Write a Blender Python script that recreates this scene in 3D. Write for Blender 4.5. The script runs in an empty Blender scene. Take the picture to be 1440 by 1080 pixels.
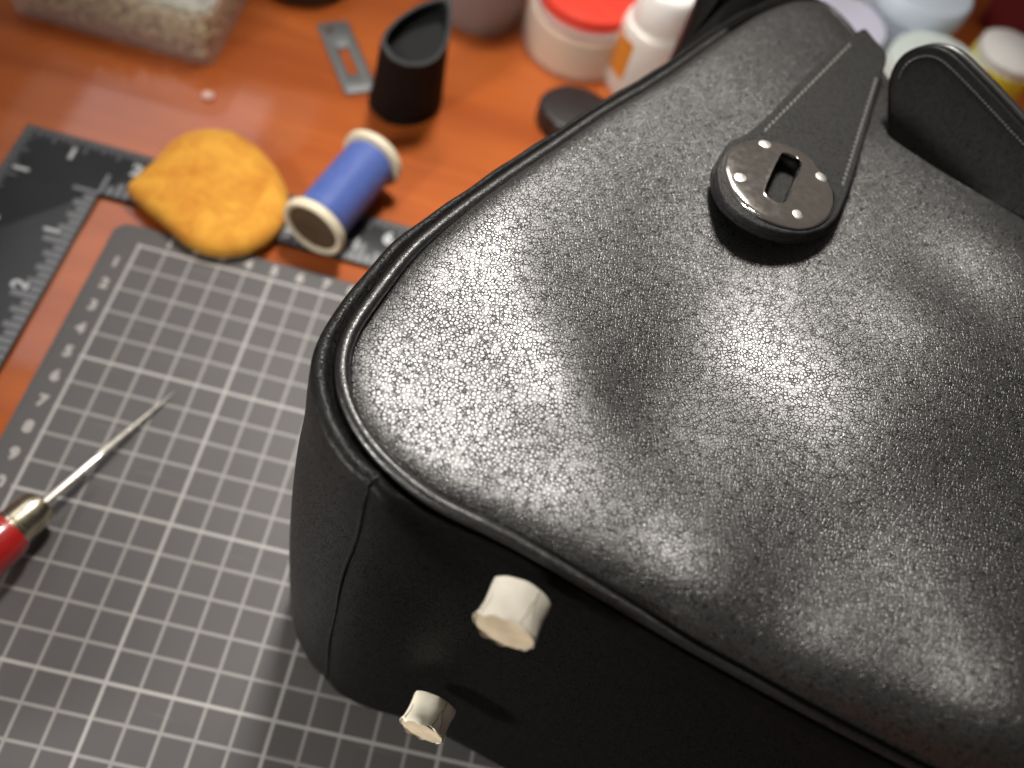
import bpy, bmesh, math, random
import numpy as np
from mathutils import Matrix, Vector
random.seed(7); rng = np.random.default_rng(7)
CM = 0.01                                  # everything below is written in centimetres
scene = bpy.context.scene
COL = scene.collection

# ------------------------------------------------------------------ camera
CAM = np.array([12.50825, -18.33386, 28.3085]); FPX = 1228.17
ROT = np.array([[0.96562, 0.18262, 0.18500], [0.25046, -0.84408, -0.47412], [0.06957, 0.50416, -0.86080]])
def at(u, v, z=0.0):
    d = ROT.T @ np.array([(u-720)/FPX, (v-540)/FPX, 1.0]); return CAM + d*((z-CAM[2])/d[2])
def on(u, v, p0, n):
    d = ROT.T @ np.array([(u-720)/FPX, (v-540)/FPX, 1.0]); return CAM + d*(((p0-CAM) @ n)/(d @ n))
cd = bpy.data.cameras.new('camera'); cam = bpy.data.objects.new('camera', cd); COL.objects.link(cam)
cd.sensor_width = 36; cd.lens = FPX*36/1440; cd.clip_start = 0.01; cd.clip_end = 100
m4 = Matrix.Identity(4)
for i in range(3):
    m4[i][0] = ROT[0][i]; m4[i][1] = -ROT[1][i]; m4[i][2] = -ROT[2][i]; m4[i][3] = CAM[i]*CM
cam.matrix_world = m4
cd.dof.use_dof = True; cd.dof.focus_distance = 0.195; cd.dof.aperture_fstop = 7.8
scene.camera = cam

# ------------------------------------------------------------------ world and lamps
w = bpy.data.worlds.new('World'); scene.world = w; w.use_nodes = True
w.node_tree.nodes['Background'].inputs[0].default_value = (0.60, 0.52, 0.46, 1)
w.node_tree.nodes['Background'].inputs[1].default_value = 0.19
def area(name, pos, target, sx, sy, power, col, shape='RECTANGLE', spread=180):
    l = bpy.data.lights.new(name, 'AREA'); l.shape = shape; l.size = sx*CM; l.size_y = sy*CM
    l.energy = power; l.color = col
    o = bpy.data.objects.new(name, l); COL.objects.link(o); o.location = [p*CM for p in pos]
    d = Vector([t-p for t, p in zip(target, pos)])
    o.rotation_euler = d.to_track_quat('-Z', 'Y').to_euler(); l.spread = math.radians(spread); return o
area('desk_lamp', (9.5, 19, 48), (21, -5, 4), 9, 9, 0.80, (1.0, 0.945, 0.88), 'DISK', 80)
area('foot_fill', (-36, -40, 15), (13, -14, 6), 12, 12, 0.20, (1.0, 0.97, 0.92), 'DISK', 36)  # added fill, narrow cone brightening the bag feet
area('back_fill', (-30, -60, 60), (15, 17, 2), 16, 16, 0.12, (1.0, 0.96, 0.90), 'DISK', 27)  # added fill for the fronts of the jars at the back
area('sheen_panel', (-40, 49, 80), (-40, 49, 0), 28, 62, 0.95, (0.95, 0.93, 1.0))  # unseen panel added so the wood reflects a bright rectangle
area('sheen_panel_outer', (-41.5, 48, 82), (-41.5, 48, 0), 45, 73, 0.55, (1.0, 0.93, 0.88))  # larger dim panel added for the outer edge of that sheen
vs = scene.view_settings; scene.display_settings.display_device = 'sRGB'
vs.view_transform = 'Standard'; vs.look = 'None'; vs.exposure = 0.0; vs.gamma = 1.0
scene.cycles.use_denoising = True
scene.cycles.caustics_reflective = False; scene.cycles.caustics_refractive = False
scene.cycles.max_bounces = 8; scene.cycles.transparent_max_bounces = 12

# ------------------------------------------------------------------ helpers
def obj(name, verts, faces, mat, parent=None, kind=None, smooth=True, sharp=40, mats=None, midx=None):
    me = bpy.data.meshes.new(name)
    org = np.array(parent['_o']) if parent is not None and '_o' in parent else np.zeros(3)
    v = (np.asarray(verts, float).reshape(-1, 3) - org)*CM
    me.from_pydata(v.tolist(), [], [list(f) for f in faces])
    for mm in (mats or [mat]): me.materials.append(mm)
    if midx is not None: me.polygons.foreach_set('material_index', np.asarray(midx, np.int32))
    bm = bmesh.new(); bm.from_mesh(me); bmesh.ops.recalc_face_normals(bm, faces=bm.faces); bm.to_mesh(me); bm.free()
    if smooth:
        me.polygons.foreach_set('use_smooth', [True]*len(me.polygons))
        if sharp < 180: me.set_sharp_from_angle(angle=math.radians(sharp))
    me.update()
    o = bpy.data.objects.new(name, me); COL.objects.link(o)
    if parent is not None: o.parent = parent
    if kind: o['kind'] = kind
    return o
def thing(name, label, cat, loc, group=None):
    o = bpy.data.objects.new(name, None); COL.objects.link(o); o.empty_display_size = 0.01
    o.location = [c*CM for c in loc]; o['_o'] = [float(c) for c in loc]; o['label'] = label; o['category'] = cat
    if group: o['group'] = group
    return o
def sub(parent, o):                       # let a part carry sub-parts written in world centimetres
    o['_o'] = list(parent['_o']); return o
def frame(axis, ref=(0, 0, 1)):
    z = np.array(axis, float); z /= np.linalg.norm(z); r = np.array(ref, float)
    if abs(z @ r) > 0.95: r = np.array([1.0, 0, 0])
    x = np.cross(r, z); x /= np.linalg.norm(x); return x, np.cross(z, x), z
def lathe(prof, o, axis=(0, 0, 1), n=64, sq=None, wob=None):
    x, y, z = frame(axis); V = []; F = []; k = len(prof)
    for j in range(n):
        a = 2*math.pi*j/n; c, s = math.cos(a), math.sin(a)
        for i, (r, h) in enumerate(prof):
            q = r*(1 if wob is None else wob(a, i)); V.append(np.array(o) + x*(q*c) + y*(q*s) + z*h)
    for j in range(n):
        for i in range(k-1):
            a, b = j*k+i, ((j+1) % n)*k+i; F.append((a, b, b+1, a+1))
    for i in (0, k-1):
        if prof[i][0] > 1e-6: F.append([j*k+i for j in range(n)])
    return V, F
def rings(rs, caps=(True, True), closed=True):
    n = len(rs[0]); V = np.concatenate([np.asarray(r, float) for r in rs]); F = []
    for i in range(len(rs)-1):
        for j in range(n if closed else n-1):
            a = i*n+j; b = i*n+(j+1) % n; F.append((a, b, b+n, a+n))
    if caps[0]: F.append(list(range(n)))
    if caps[1]: F.append([(len(rs)-1)*n+j for j in range(n)])
    return V, F
def tube(path, rad, n=12, caps=True, ref=(0, 0, 1)):
    P = np.asarray(path, float); T = np.gradient(P, axis=0); rs = []
    for i, p in enumerate(P):
        x, y, z = frame(T[i], ref); r = rad[i] if hasattr(rad, '__len__') else rad
        rs.append([p + r*(x*math.cos(a)+y*math.sin(a)) for a in np.linspace(0, 2*math.pi, n, endpoint=False)])
    return rings(rs, (caps, caps))
def resample(P, n, closed=True):
    P = np.asarray(P, float); Q = np.vstack([P, P[:1]]) if closed else P
    s = np.r_[0, np.cumsum(np.linalg.norm(np.diff(Q, axis=0), axis=1))]
    t = np.linspace(0, s[-1], n+1)[:-1] if closed else np.linspace(0, s[-1], n)
    return np.stack([np.interp(t, s, Q[:, k]) for k in range(Q.shape[1])], 1)
def smoothloop(P, it=8, closed=True):
    P = P.copy()
    for _ in range(it):
        if closed: P = 0.5*P + 0.25*(np.roll(P, 1, 0)+np.roll(P, -1, 0))
        else: P[1:-1] = 0.5*P[1:-1] + 0.25*(P[:-2]+P[2:])
    return P
def inset(P, d):
    T = np.roll(P, -1, 0)-np.roll(P, 1, 0); T /= np.linalg.norm(T, axis=1)[:, None]+1e-9
    N = np.stack([-T[:, 1], T[:, 0]], 1)
    A = 0.5*np.sum(P[:, 0]*np.roll(P[:, 1], -1)-np.roll(P[:, 0], -1)*P[:, 1])
    return P + N*d*(1 if A > 0 else -1)
def slab(P, o, X, Y, Z, z0, z1, r=0.05, k=4):
    """rounded plate: outline P (2-D) in the frame o,X,Y,Z from height z0 to z1"""
    P = np.asarray(P, float); L = []
    for i in range(k+1):
        a = math.pi/2*i/k; L.append((r*(1-math.sin(a)), z0+r*(1-math.cos(a))))
    for i in range(k+1):
        a = math.pi/2*i/k; L.append((r*(1-math.cos(a)), z1-r*(1-math.sin(a))))
    rs = []
    for d, h in L:
        q = inset(P, d) if d > 1e-6 else P
        rs.append([o + X*a + Y*b + Z*h for a, b in q])
    return rings(rs)
def merge(parts):
    V = []; F = []; n = 0
    for v, f in parts:
        V.append(np.asarray(v, float).reshape(-1, 3)); F += [[i+n for i in q] for q in f]; n += len(V[-1])
    return np.concatenate(V), F
def box(o, X, Y, Z):
    c = [np.array(o)+X*i+Y*j+Z*k for k in (0, 1) for j in (0, 1) for i in (0, 1)]
    return c, [(0, 2, 3, 1), (4, 5, 7, 6), (0, 1, 5, 4), (2, 6, 7, 3), (0, 4, 6, 2), (1, 3, 7, 5)]
EX, EY, EZ = np.eye(3)
def circle(r, n=48, c=(0, 0)): return np.array([(c[0]+r*math.cos(a), c[1]+r*math.sin(a)) for a in np.linspace(0, 2*math.pi, n, endpoint=False)])
def rrect(x0, y0, x1, y1, r, k=6):
    P = []
    for cx, cy, a0 in ((x1-r, y0+r, -90), (x1-r, y1-r, 0), (x0+r, y1-r, 90), (x0+r, y0+r, 180)):
        for i in range(k+1):
            a = math.radians(a0+90*i/k); P.append((cx+r*math.cos(a), cy+r*math.sin(a)))
    return np.array(P)
def text_mesh(s, size):
    c = bpy.data.curves.new('t', 'FONT'); c.body = s; c.size = size; c.align_x = 'CENTER'; c.align_y = 'CENTER'; c.offset = size*0.045; c.resolution_u = 3
    t = bpy.data.objects.new('t', c); COL.objects.link(t); bpy.context.view_layer.update()
    me = t.to_mesh(); V = np.array([v.co for v in me.vertices]).reshape(-1, 3); F = [list(p.vertices) for p in me.polygons]
    t.to_mesh_clear(); bpy.data.objects.remove(t); bpy.data.curves.remove(c); return V, F
def place_text(s, size, p, xdir=(1, 0, 0), zdir=(0, 0, 1)):
    V, F = text_mesh(s, size); x = np.array(xdir, float); z = np.array(zdir, float); y = np.cross(z, x)
    return [np.array(p)+x*v[0]+y*v[1] for v in V], F

# ------------------------------------------------------------------ materials
def new_mat(name):
    m = bpy.data.materials.new(name); m.use_nodes = True; nt = m.node_tree; return m, nt, nt.nodes['Principled BSDF']
def N(nt, t, **kw):
    n = nt.nodes.new(t)
    for k, v in kw.items():
        if k.startswith('_'): setattr(n, k[1:], v)
        else: n.inputs[k.replace('__', ' ')].default_value = v
    return n
def math_(nt, op, a, b=None, c=None, clamp=False):
    n = nt.nodes.new('ShaderNodeMath'); n.operation = op; n.use_clamp = clamp
    for i, x in enumerate((a, b, c)):
        if x is None: continue
        if isinstance(x, (int, float)): n.inputs[i].default_value = x
        else: nt.links.new(x, n.inputs[i])
    return n.outputs[0]
def mixc(nt, f, a, b):
    n = nt.nodes.new('ShaderNodeMix'); n.data_type = 'RGBA'
    for i, x in ((0, f), (6, a), (7, b)):
        if isinstance(x, (int, float)): n.inputs[i].default_value = x
        elif isinstance(x, tuple): n.inputs[i].default_value = (*x, 1)
        else: nt.links.new(x, n.inputs[i])
    return n.outputs[2]
def coords(nt): return nt.nodes.new('ShaderNodeTexCoord').outputs['Object']
def simple(name, col, rough=0.5, metal=0.0, spec=0.5, var=0.12, vscale=150, bump=0.0, bscale=400, coat=0.0, extra=None):
    m, nt, b = new_mat(name); co = coords(nt)
    n = N(nt, 'ShaderNodeTexNoise', Scale=vscale, Detail=5.0); nt.links.new(co, n.inputs['Vector'])
    c = np.array(col)
    nt.links.new(mixc(nt, n.outputs[0], tuple(np.clip(c*(1-var), 0, 1)), tuple(np.clip(c*(1+var), 0, 1))), b.inputs['Base Color'])
    b.inputs['Metallic'].default_value = metal; b.inputs['Specular IOR Level'].default_value = spec
    nt.links.new(math_(nt, 'MULTIPLY_ADD', n.outputs[0], 0.16, rough-0.08), b.inputs['Roughness'])
    if coat: b.inputs['Coat Weight'].default_value = coat; b.inputs['Coat Roughness'].default_value = 0.08
    if bump:
        k = N(nt, 'ShaderNodeTexNoise', Scale=bscale, Detail=4.0); nt.links.new(co, k.inputs['Vector'])
        bp = N(nt, 'ShaderNodeBump', Strength=1.0, Distance=bump*CM); nt.links.new(k.outputs[0], bp.inputs['Height']); nt.links.new(bp.outputs[0], b.inputs['Normal'])
    if extra: extra(m, nt, b)
    return m
def leather(name, col=0.008, rough=0.52, cell=0.082, depth=0.0058, spec=0.10, fine=0.06, coat=1.0, crough=0.415, cior=2.0):
    m, nt, b = new_mat(name); co = coords(nt)
    wn = N(nt, 'ShaderNodeTexNoise', Scale=260.0, Detail=2.0); nt.links.new(co, wn.inputs['Vector'])
    wv = N(nt, 'ShaderNodeVectorMath', _operation='SCALE'); nt.links.new(wn.outputs['Color'], wv.inputs[0]); wv.inputs['Scale'].default_value = 0.0016
    ad = N(nt, 'ShaderNodeVectorMath', _operation='ADD'); nt.links.new(co, ad.inputs[0]); nt.links.new(wv.outputs[0], ad.inputs[1])
    v = N(nt, 'ShaderNodeTexVoronoi', _feature='DISTANCE_TO_EDGE', Scale=100/cell, Randomness=1.0); nt.links.new(ad.outputs[0], v.inputs['Vector'])
    mr = N(nt, 'ShaderNodeMapRange', _interpolation_type='SMOOTHSTEP'); nt.links.new(v.outputs['Distance'], mr.inputs[0])
    mr.inputs[1].default_value = 0.0; mr.inputs[2].default_value = 0.17
    # the grain runs deep in some places and nearly flat in others
    big = N(nt, 'ShaderNodeTexNoise', Scale=34.0, Detail=3.0); nt.links.new(co, big.inputs['Vector'])
    amp = N(nt, 'ShaderNodeMapRange'); nt.links.new(big.outputs[0], amp.inputs[0])
    amp.inputs[1].default_value = 0.3; amp.inputs[2].default_value = 0.7; amp.inputs[3].default_value = 0.75; amp.inputs[4].default_value = 1.1
    med = N(nt, 'ShaderNodeTexNoise', Scale=70/cell, Detail=3.0, Roughness=0.6); nt.links.new(co, med.inputs['Vector'])
    fin = N(nt, 'ShaderNodeTexNoise', Scale=330/cell, Detail=2.0); nt.links.new(co, fin.inputs['Vector'])
    mg = N(nt, 'ShaderNodeTexNoise', Scale=45/cell, Detail=2.0); nt.links.new(co, mg.inputs['Vector'])          # some pebbles run together
    mk = N(nt, 'ShaderNodeMapRange'); nt.links.new(mg.outputs[0], mk.inputs[0]); mk.inputs[1].default_value = 0.34; mk.inputs[2].default_value = 0.56; mk.inputs[3].default_value = 0.42
    inv = math_(nt, 'MULTIPLY', math_(nt, 'SUBTRACT', 1.0, mr.outputs[0]), mk.outputs[0]); plate_ = math_(nt, 'SUBTRACT', 1.0, inv)
    v2 = N(nt, 'ShaderNodeTexVoronoi', _feature='DISTANCE_TO_EDGE', Scale=32/cell, Randomness=1.0); nt.links.new(ad.outputs[0], v2.inputs['Vector'])
    m2 = N(nt, 'ShaderNodeMapRange', _interpolation_type='SMOOTHSTEP'); nt.links.new(v2.outputs['Distance'], m2.inputs[0]); m2.inputs[2].default_value = 0.10
    h = math_(nt, 'MULTIPLY', math_(nt, 'MULTIPLY_ADD', m2.outputs[0], 0.10, plate_), amp.outputs[0])
    h = math_(nt, 'MULTIPLY_ADD', med.outputs[0], 0.24, h)
    h = math_(nt, 'MULTIPLY_ADD', fin.outputs[0], fine, h)
    bp = N(nt, 'ShaderNodeBump', Strength=1.0, Distance=depth*CM); nt.links.new(h, bp.inputs['Height']); nt.links.new(bp.outputs[0], b.inputs['Normal'])
    nt.links.new(mixc(nt, plate_, (col*0.55, col*0.55, col*0.55), (col, col*0.99, col*0.97)), b.inputs['Base Color'])  # cracks darker here, less glossy below: occlusion put into the material
    nt.links.new(math_(nt, 'MULTIPLY_ADD', plate_, -0.10, rough+0.08), b.inputs['Roughness'])
    nt.links.new(math_(nt, 'MULTIPLY_ADD', plate_, 0.8*spec, 0.2*spec), b.inputs['Specular IOR Level'])
    nt.links.new(math_(nt, 'MULTIPLY_ADD', plate_, 0.8*coat, 0.2*coat), b.inputs['Coat Weight']); b.inputs['Coat Roughness'].default_value = crough; b.inputs['Coat IOR'].default_value = cior; nt.links.new(bp.outputs[0], b.inputs['Coat Normal'])
    return m
def cloudy(name, col, clear=0.6, rough=0.12):
    m, nt, b = new_mat(name); b.inputs['Base Color'].default_value = (*col, 1); b.inputs['Roughness'].default_value = rough
    t = N(nt, 'ShaderNodeBsdfTransparent'); mx = N(nt, 'ShaderNodeMixShader')
    lw = N(nt, 'ShaderNodeLayerWeight', Blend=0.35)
    f = math_(nt, 'MULTIPLY_ADD', lw.outputs['Facing'], -0.45*clear, clear)
    nt.links.new(f, mx.inputs[0]); nt.links.new(b.outputs[0], mx.inputs[1]); nt.links.new(t.outputs[0], mx.inputs[2])
    nt.links.new(mx.outputs[0], nt.nodes['Material Output'].inputs['Surface']); return m

def wood_mat():
    m, nt, b = new_mat('cherry wood'); co = coords(nt)
    mp = N(nt, 'ShaderNodeMapping'); mp.inputs['Scale'].default_value = (3.0, 30.0, 30.0); mp.inputs['Rotation'].default_value = (0, 0, math.radians(4)); nt.links.new(co, mp.inputs['Vector'])
    n1 = N(nt, 'ShaderNodeTexNoise', Scale=1.6, Detail=6.0, Distortion=0.6); nt.links.new(mp.outputs[0], n1.inputs['Vector'])
    mp2 = N(nt, 'ShaderNodeMapping'); mp2.inputs['Scale'].default_value = (18.0, 420.0, 420.0); nt.links.new(co, mp2.inputs['Vector'])
    n2 = N(nt, 'ShaderNodeTexNoise', Scale=2.0, Detail=5.0); nt.links.new(mp2.outputs[0], n2.inputs['Vector'])
    r = N(nt, 'ShaderNodeValToRGB'); nt.links.new(n1.outputs[0], r.inputs[0])
    e = r.color_ramp.elements; e[0].position = 0.30; e[0].color = (0.39, 0.090, 0.019, 1); e[1].position = 0.72; e[1].color = (0.62, 0.165, 0.034, 1)
    c = mixc(nt, math_(nt, 'MULTIPLY', n2.outputs[0], 0.42), r.outputs[0], (0.32, 0.055, 0.008))
    nt.links.new(c, b.inputs['Base Color'])
    b.inputs['Roughness'].default_value = 0.5; b.inputs['Specular IOR Level'].default_value = 0.08; b.inputs['Coat Weight'].default_value = 0.9; b.inputs['Coat Roughness'].default_value = 0.06
    return m
def mat_mat():
    m, nt, b = new_mat('grey cutting mat with printed grid'); co = coords(nt)
    sp = N(nt, 'ShaderNodeSeparateXYZ'); nt.links.new(co, sp.inputs[0])
    x = math_(nt, 'MULTIPLY', sp.outputs[0], 100.0); y = math_(nt, 'MULTIPLY', sp.outputs[1], -100.0)
    def line(c, period, half):
        q = math_(nt, 'DIVIDE', c, period); f = math_(nt, 'FRACT', math_(nt, 'ADD', q, 0.5)); d = math_(nt, 'MULTIPLY', math_(nt, 'ABSOLUTE', math_(nt, 'SUBTRACT', f, 0.5)), period)
        return math_(nt, 'LESS_THAN', d, half)
    thin = math_(nt, 'MAXIMUM', line(x, 1.0, 0.049), line(y, 1.0, 0.049)); bold = math_(nt, 'MAXIMUM', line(x, 5.0, 0.055), line(y, 5.0, 0.055))
    inx = math_(nt, 'MULTIPLY', math_(nt, 'GREATER_THAN', x, -0.09), math_(nt, 'LESS_THAN', x, 42.09)); iny = math_(nt, 'MULTIPLY', math_(nt, 'GREATER_THAN', y, -0.09), math_(nt, 'LESS_THAN', y, 28.09))
    ins = math_(nt, 'MULTIPLY', inx, iny)
    n1 = N(nt, 'ShaderNodeTexNoise', Scale=28.0, Detail=6.0); nt.links.new(co, n1.inputs['Vector'])
    n2 = N(nt, 'ShaderNodeTexNoise', Scale=1400.0, Detail=3.0); nt.links.new(co, n2.inputs['Vector'])
    base = mixc(nt, n1.outputs[0], (0.098, 0.094, 0.094), (0.136, 0.130, 0.130))
    wear = math_(nt, 'MULTIPLY_ADD', n2.outputs[0], 0.5, 0.62)
    c = mixc(nt, math_(nt, 'MULTIPLY', math_(nt, 'MULTIPLY', thin, ins), math_(nt, 'MULTIPLY', wear, 0.78)), base, (0.43, 0.415, 0.405))
    c = mixc(nt, math_(nt, 'MULTIPLY', math_(nt, 'MULTIPLY', bold, ins), math_(nt, 'MULTIPLY', wear, 0.9)), c, (0.50, 0.485, 0.47))
    # faint old cut marks
    mp = N(nt, 'ShaderNodeMapping'); mp.inputs['Rotation'].default_value = (0, 0, 0.9); mp.inputs['Scale'].default_value = (8, 110, 1); nt.links.new(co, mp.inputs['Vector'])
    n3 = N(nt, 'ShaderNodeTexNoise', Scale=3.0, Detail=2.0); nt.links.new(mp.outputs[0], n3.inputs['Vector'])
    sc = N(nt, 'ShaderNodeMapRange'); nt.links.new(n3.outputs[0], sc.inputs[0]); sc.inputs[1].default_value = 0.66; sc.inputs[2].default_value = 0.74; sc.inputs[4].default_value = 0.10
    nt.links.new(mixc(nt, sc.outputs[0], c, (0.5, 0.48, 0.46)), b.inputs['Base Color'])
    b.inputs['Roughness'].default_value = 0.55; b.inputs['Specular IOR Level'].default_value = 0.35
    bp = N(nt, 'ShaderNodeBump', Strength=0.5, Distance=0.004*CM); nt.links.new(n2.outputs[0], bp.inputs['Height']); nt.links.new(bp.outputs[0], b.inputs['Normal'])
    return m
def suede_mat():
    m, nt, b = new_mat('mustard suede'); co = coords(nt)
    n = N(nt, 'ShaderNodeTexNoise', Scale=85.0, Detail=10.0, Roughness=0.72, Distortion=0.5); nt.links.new(co, n.inputs['Vector'])
    r = N(nt, 'ShaderNodeValToRGB'); nt.links.new(n.outputs[0], r.inputs[0]); e = r.color_ramp.elements
    e[0].position = 0.30; e[0].color = (0.60, 0.19, 0.010, 1); e[1].position = 0.72; e[1].color = (0.95, 0.50, 0.06, 1)
    nt.links.new(r.outputs[0], b.inputs['Base Color']); b.inputs['Roughness'].default_value = 0.85
    b.inputs['Sheen Weight'].default_value = 0.35; b.inputs['Sheen Tint'].default_value = (1, 0.8, 0.35, 1)
    k = N(nt, 'ShaderNodeTexNoise', Scale=1500.0, Detail=3.0); nt.links.new(co, k.inputs['Vector'])
    bp = N(nt, 'ShaderNodeBump', Strength=1.0, Distance=0.02*CM); nt.links.new(k.outputs[0], bp.inputs['Height']); nt.links.new(bp.outputs[0], b.inputs['Normal'])
    return m
def thread_mat(axis):
    m, nt, b = new_mat('blue thread'); co = coords(nt)
    d = N(nt, 'ShaderNodeVectorMath', _operation='DOT_PRODUCT'); nt.links.new(co, d.inputs[0]); d.inputs[1].default_value = tuple(axis)
    s = math_(nt, 'SINE', math_(nt, 'MULTIPLY', d.outputs['Value'], 2*math.pi/0.0006))
    n = N(nt, 'ShaderNodeTexNoise', Scale=200.0, Detail=3.0); nt.links.new(co, n.inputs['Vector'])
    nt.links.new(mixc(nt, n.outputs[0], (0.085, 0.14, 0.43), (0.12, 0.19, 0.56)), b.inputs['Base Color']); b.inputs['Roughness'].default_value = 0.33
    bp = N(nt, 'ShaderNodeBump', Strength=0.8, Distance=0.012*CM); nt.links.new(s, bp.inputs['Height']); nt.links.new(bp.outputs[0], b.inputs['Normal'])
    return m
M = {}
M['leather'] = leather('grained black leather')
M['gusset'] = leather('finer black leather', col=0.005, rough=0.45, cell=0.06, depth=0.006, spec=0.22, coat=0.15, cior=1.5)
M['base'] = leather('flat black base leather', col=0.004, rough=0.5, cell=0.06, depth=0.002, spec=0.15, coat=0.0)
M['piping'] = leather('shiny black piping leather', col=0.006, rough=0.40, cell=0.05, depth=0.003, spec=0.7, coat=0.6, crough=0.26, cior=1.5)
M['cup'] = simple('matte black leather', (0.009, 0.008, 0.008), 0.75, spec=0.15, var=0.3, bump=0.006, bscale=900)
M['lining'] = simple('charcoal felt lining', (0.020, 0.021, 0.022), 0.8, spec=0.2)
M['rim'] = simple('raw grey leather edge', (0.045, 0.048, 0.05), 0.7, spec=0.3, var=0.3)
M['smooth'] = leather('smooth black leather', col=0.0035, rough=0.45, cell=0.05, depth=0.0012, spec=0.08, fine=0.8, coat=0.05)
M['tab'] = leather('matte charcoal leather', col=0.012, rough=0.6, cell=0.05, depth=0.004, spec=0.4, fine=0.8, coat=0.0)
M['edge'] = simple('painted leather edge', (0.012, 0.012, 0.012), 0.32, var=0.3, bump=0.004, bscale=300)
M['thread_black'] = simple('waxed dark thread', (0.10, 0.098, 0.095), 0.42, bump=0.006, bscale=1500)
M['thread_dark'] = simple('dull black thread', (0.035, 0.034, 0.033), 0.5, bump=0.006, bscale=1500)
M['wood'] = wood_mat(); M['mat'] = mat_mat(); M['suede'] = suede_mat()
M['print'] = simple('pale print on mat', (0.50, 0.475, 0.46), 0.6, var=0.2, vscale=900)
M['square'] = simple('blackened aluminium', (0.016, 0.019, 0.021), 0.42, metal=0.0, spec=0.5, var=0.25, vscale=90, bump=0.002, bscale=1200)
M['tick'] = simple('engraved grey marks', (0.19, 0.20, 0.215), 0.5, var=0.25, vscale=600)
M['numeral'] = simple('engraved white numerals', (0.52, 0.55, 0.56), 0.45, var=0.15, vscale=600)
M['palladium'] = simple('polished palladium', (0.92, 0.89, 0.84), 0.15, metal=1.0, var=0.08, vscale=500, bump=0.0004, bscale=300)
M['rivet'] = simple('dull rivet heads', (0.8, 0.78, 0.74), 0.42, metal=1.0, var=0.1, vscale=900, bump=0.004, bscale=1500)
M['steel'] = simple('polished steel', (0.66, 0.63, 0.55), 0.25, metal=1.0, var=0.10, vscale=300)
M['brushed'] = simple('brushed steel', (0.17, 0.18, 0.18), 0.5, metal=0.35, var=0.12, vscale=300)
M['brass'] = simple('worn nickel ferrule', (0.62, 0.56, 0.42), 0.25, metal=1.0, var=0.2, vscale=300)
M['red'] = simple('red lacquered handle', (0.50, 0.018, 0.016), 0.3, var=0.25, vscale=120, coat=0.8)
M['cream'] = simple('cream plastic flange', (0.82, 0.74, 0.55), 0.45, var=0.05)
M['sticker'] = simple('brown paper label', (0.085, 0.055, 0.03), 0.6, var=0.7, vscale=120)
M['tape'] = simple('aged white paper tape', (0.47, 0.445, 0.38), 0.85, spec=0.15, var=0.16, vscale=190, bump=0.016, bscale=260)
M['tape_brightened'] = simple('brightened cream paper tape', (0.84, 0.79, 0.64), 0.85, spec=0.15, var=0.06, vscale=160, bump=0.006, bscale=500)  # lower foot only: colour lightened to make up for light it lacks
M['tape_end'] = simple('tan foot pad', (0.56, 0.46, 0.32), 0.75, var=0.4, vscale=260, bump=0.01, bscale=400)
M['crease'] = simple('brown tape crease', (0.26, 0.21, 0.16), 0.9, spec=0.1)  # brown lines drawn along the tape creases
M['clear'] = cloudy('clear plastic', (0.92, 0.90, 0.87), 0.93, 0.15)
M['clear_lid'] = cloudy('cloudy plastic lid', (0.88, 0.90, 0.89), 0.78, 0.18)
M['glass'] = cloudy('smoky ribbed plastic', (0.46, 0.38, 0.37), 0.66, 0.12)
M['grain_gold'] = simple('pale gold beads', (0.80, 0.67, 0.42), 0.3, metal=0.0, var=0.55, vscale=260)
M['cream_fill'] = simple('beige paste', (0.78, 0.64, 0.47), 0.55, var=0.05)
M['red_lid'] = simple('coral red lid', (0.80, 0.065, 0.04), 0.3, var=0.06)
M['white'] = simple('white plastic', (0.85, 0.84, 0.81), 0.35, var=0.03)
M['ivory'] = simple('off white plastic', (0.78, 0.74, 0.68), 0.4, var=0.03)
M['orange'] = simple('orange print', (0.75, 0.27, 0.03), 0.5, var=0.08)
M['lilac'] = simple('lilac white plastic', (0.66, 0.66, 0.80), 0.4, var=0.03)
M['bluewhite'] = simple('pale blue plastic', (0.62, 0.70, 0.80), 0.35, var=0.03)
M['mint'] = simple('mint white plastic', (0.70, 0.78, 0.74), 0.35, var=0.03)
M['maroon'] = simple('maroon cloth cover', (0.18, 0.012, 0.016), 0.7, var=0.15, bump=0.01, bscale=900)
M['yellow'] = simple('yellow paint', (0.90, 0.80, 0.06), 0.4, var=0.05)
M['pink'] = simple('dusty pink plastic', (0.50, 0.16, 0.22), 0.4, var=0.08)
M['darkplastic'] = simple('dark brown plastic', (0.018, 0.013, 0.013), 0.42, var=0.2)
M['darkdish'] = simple('black rubber', (0.012, 0.014, 0.014), 0.4, var=0.2)
M['bead'] = simple('pink bead', (0.85, 0.55, 0.48), 0.15, var=0.05)

# ------------------------------------------------------------------ table and cutting mat
v, f = slab(rrect(-90, -70, 110, 95, 2), np.array([0, 0, -3.0]), EX, EY, EZ, 0, 2.72, 0.3)
tb = obj('table_top', v, f, M['wood'], kind='structure'); tb['label'] = 'glossy reddish cherry wood table top'
MT = 0.0                                   # top face of the mat; the wood is 0.28 below it
WD = -0.28
mat = thing('cutting_mat', 'grey cutting mat with pale square grid under the black bag', 'cutting mat', (0, 0, 0))
v, f = slab(rrect(-1.15, -29.3, 43.2, 0.85, 0.55), np.zeros(3), EX, EY, EZ, WD, MT, 0.04)
obj('mat_sheet', v, f, M['mat'], mat)
for k in range(1, 17):
    for s, p in ((str(k), (-0.50 - (0.12 if k > 9 else 0), -k + 0.04, 0.006)), (str(k), (k, 0.42, 0.006))):
        v, f = place_text(s, 0.58, p); obj('printed_number', v, f, M['print'], mat, smooth=False)

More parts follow.
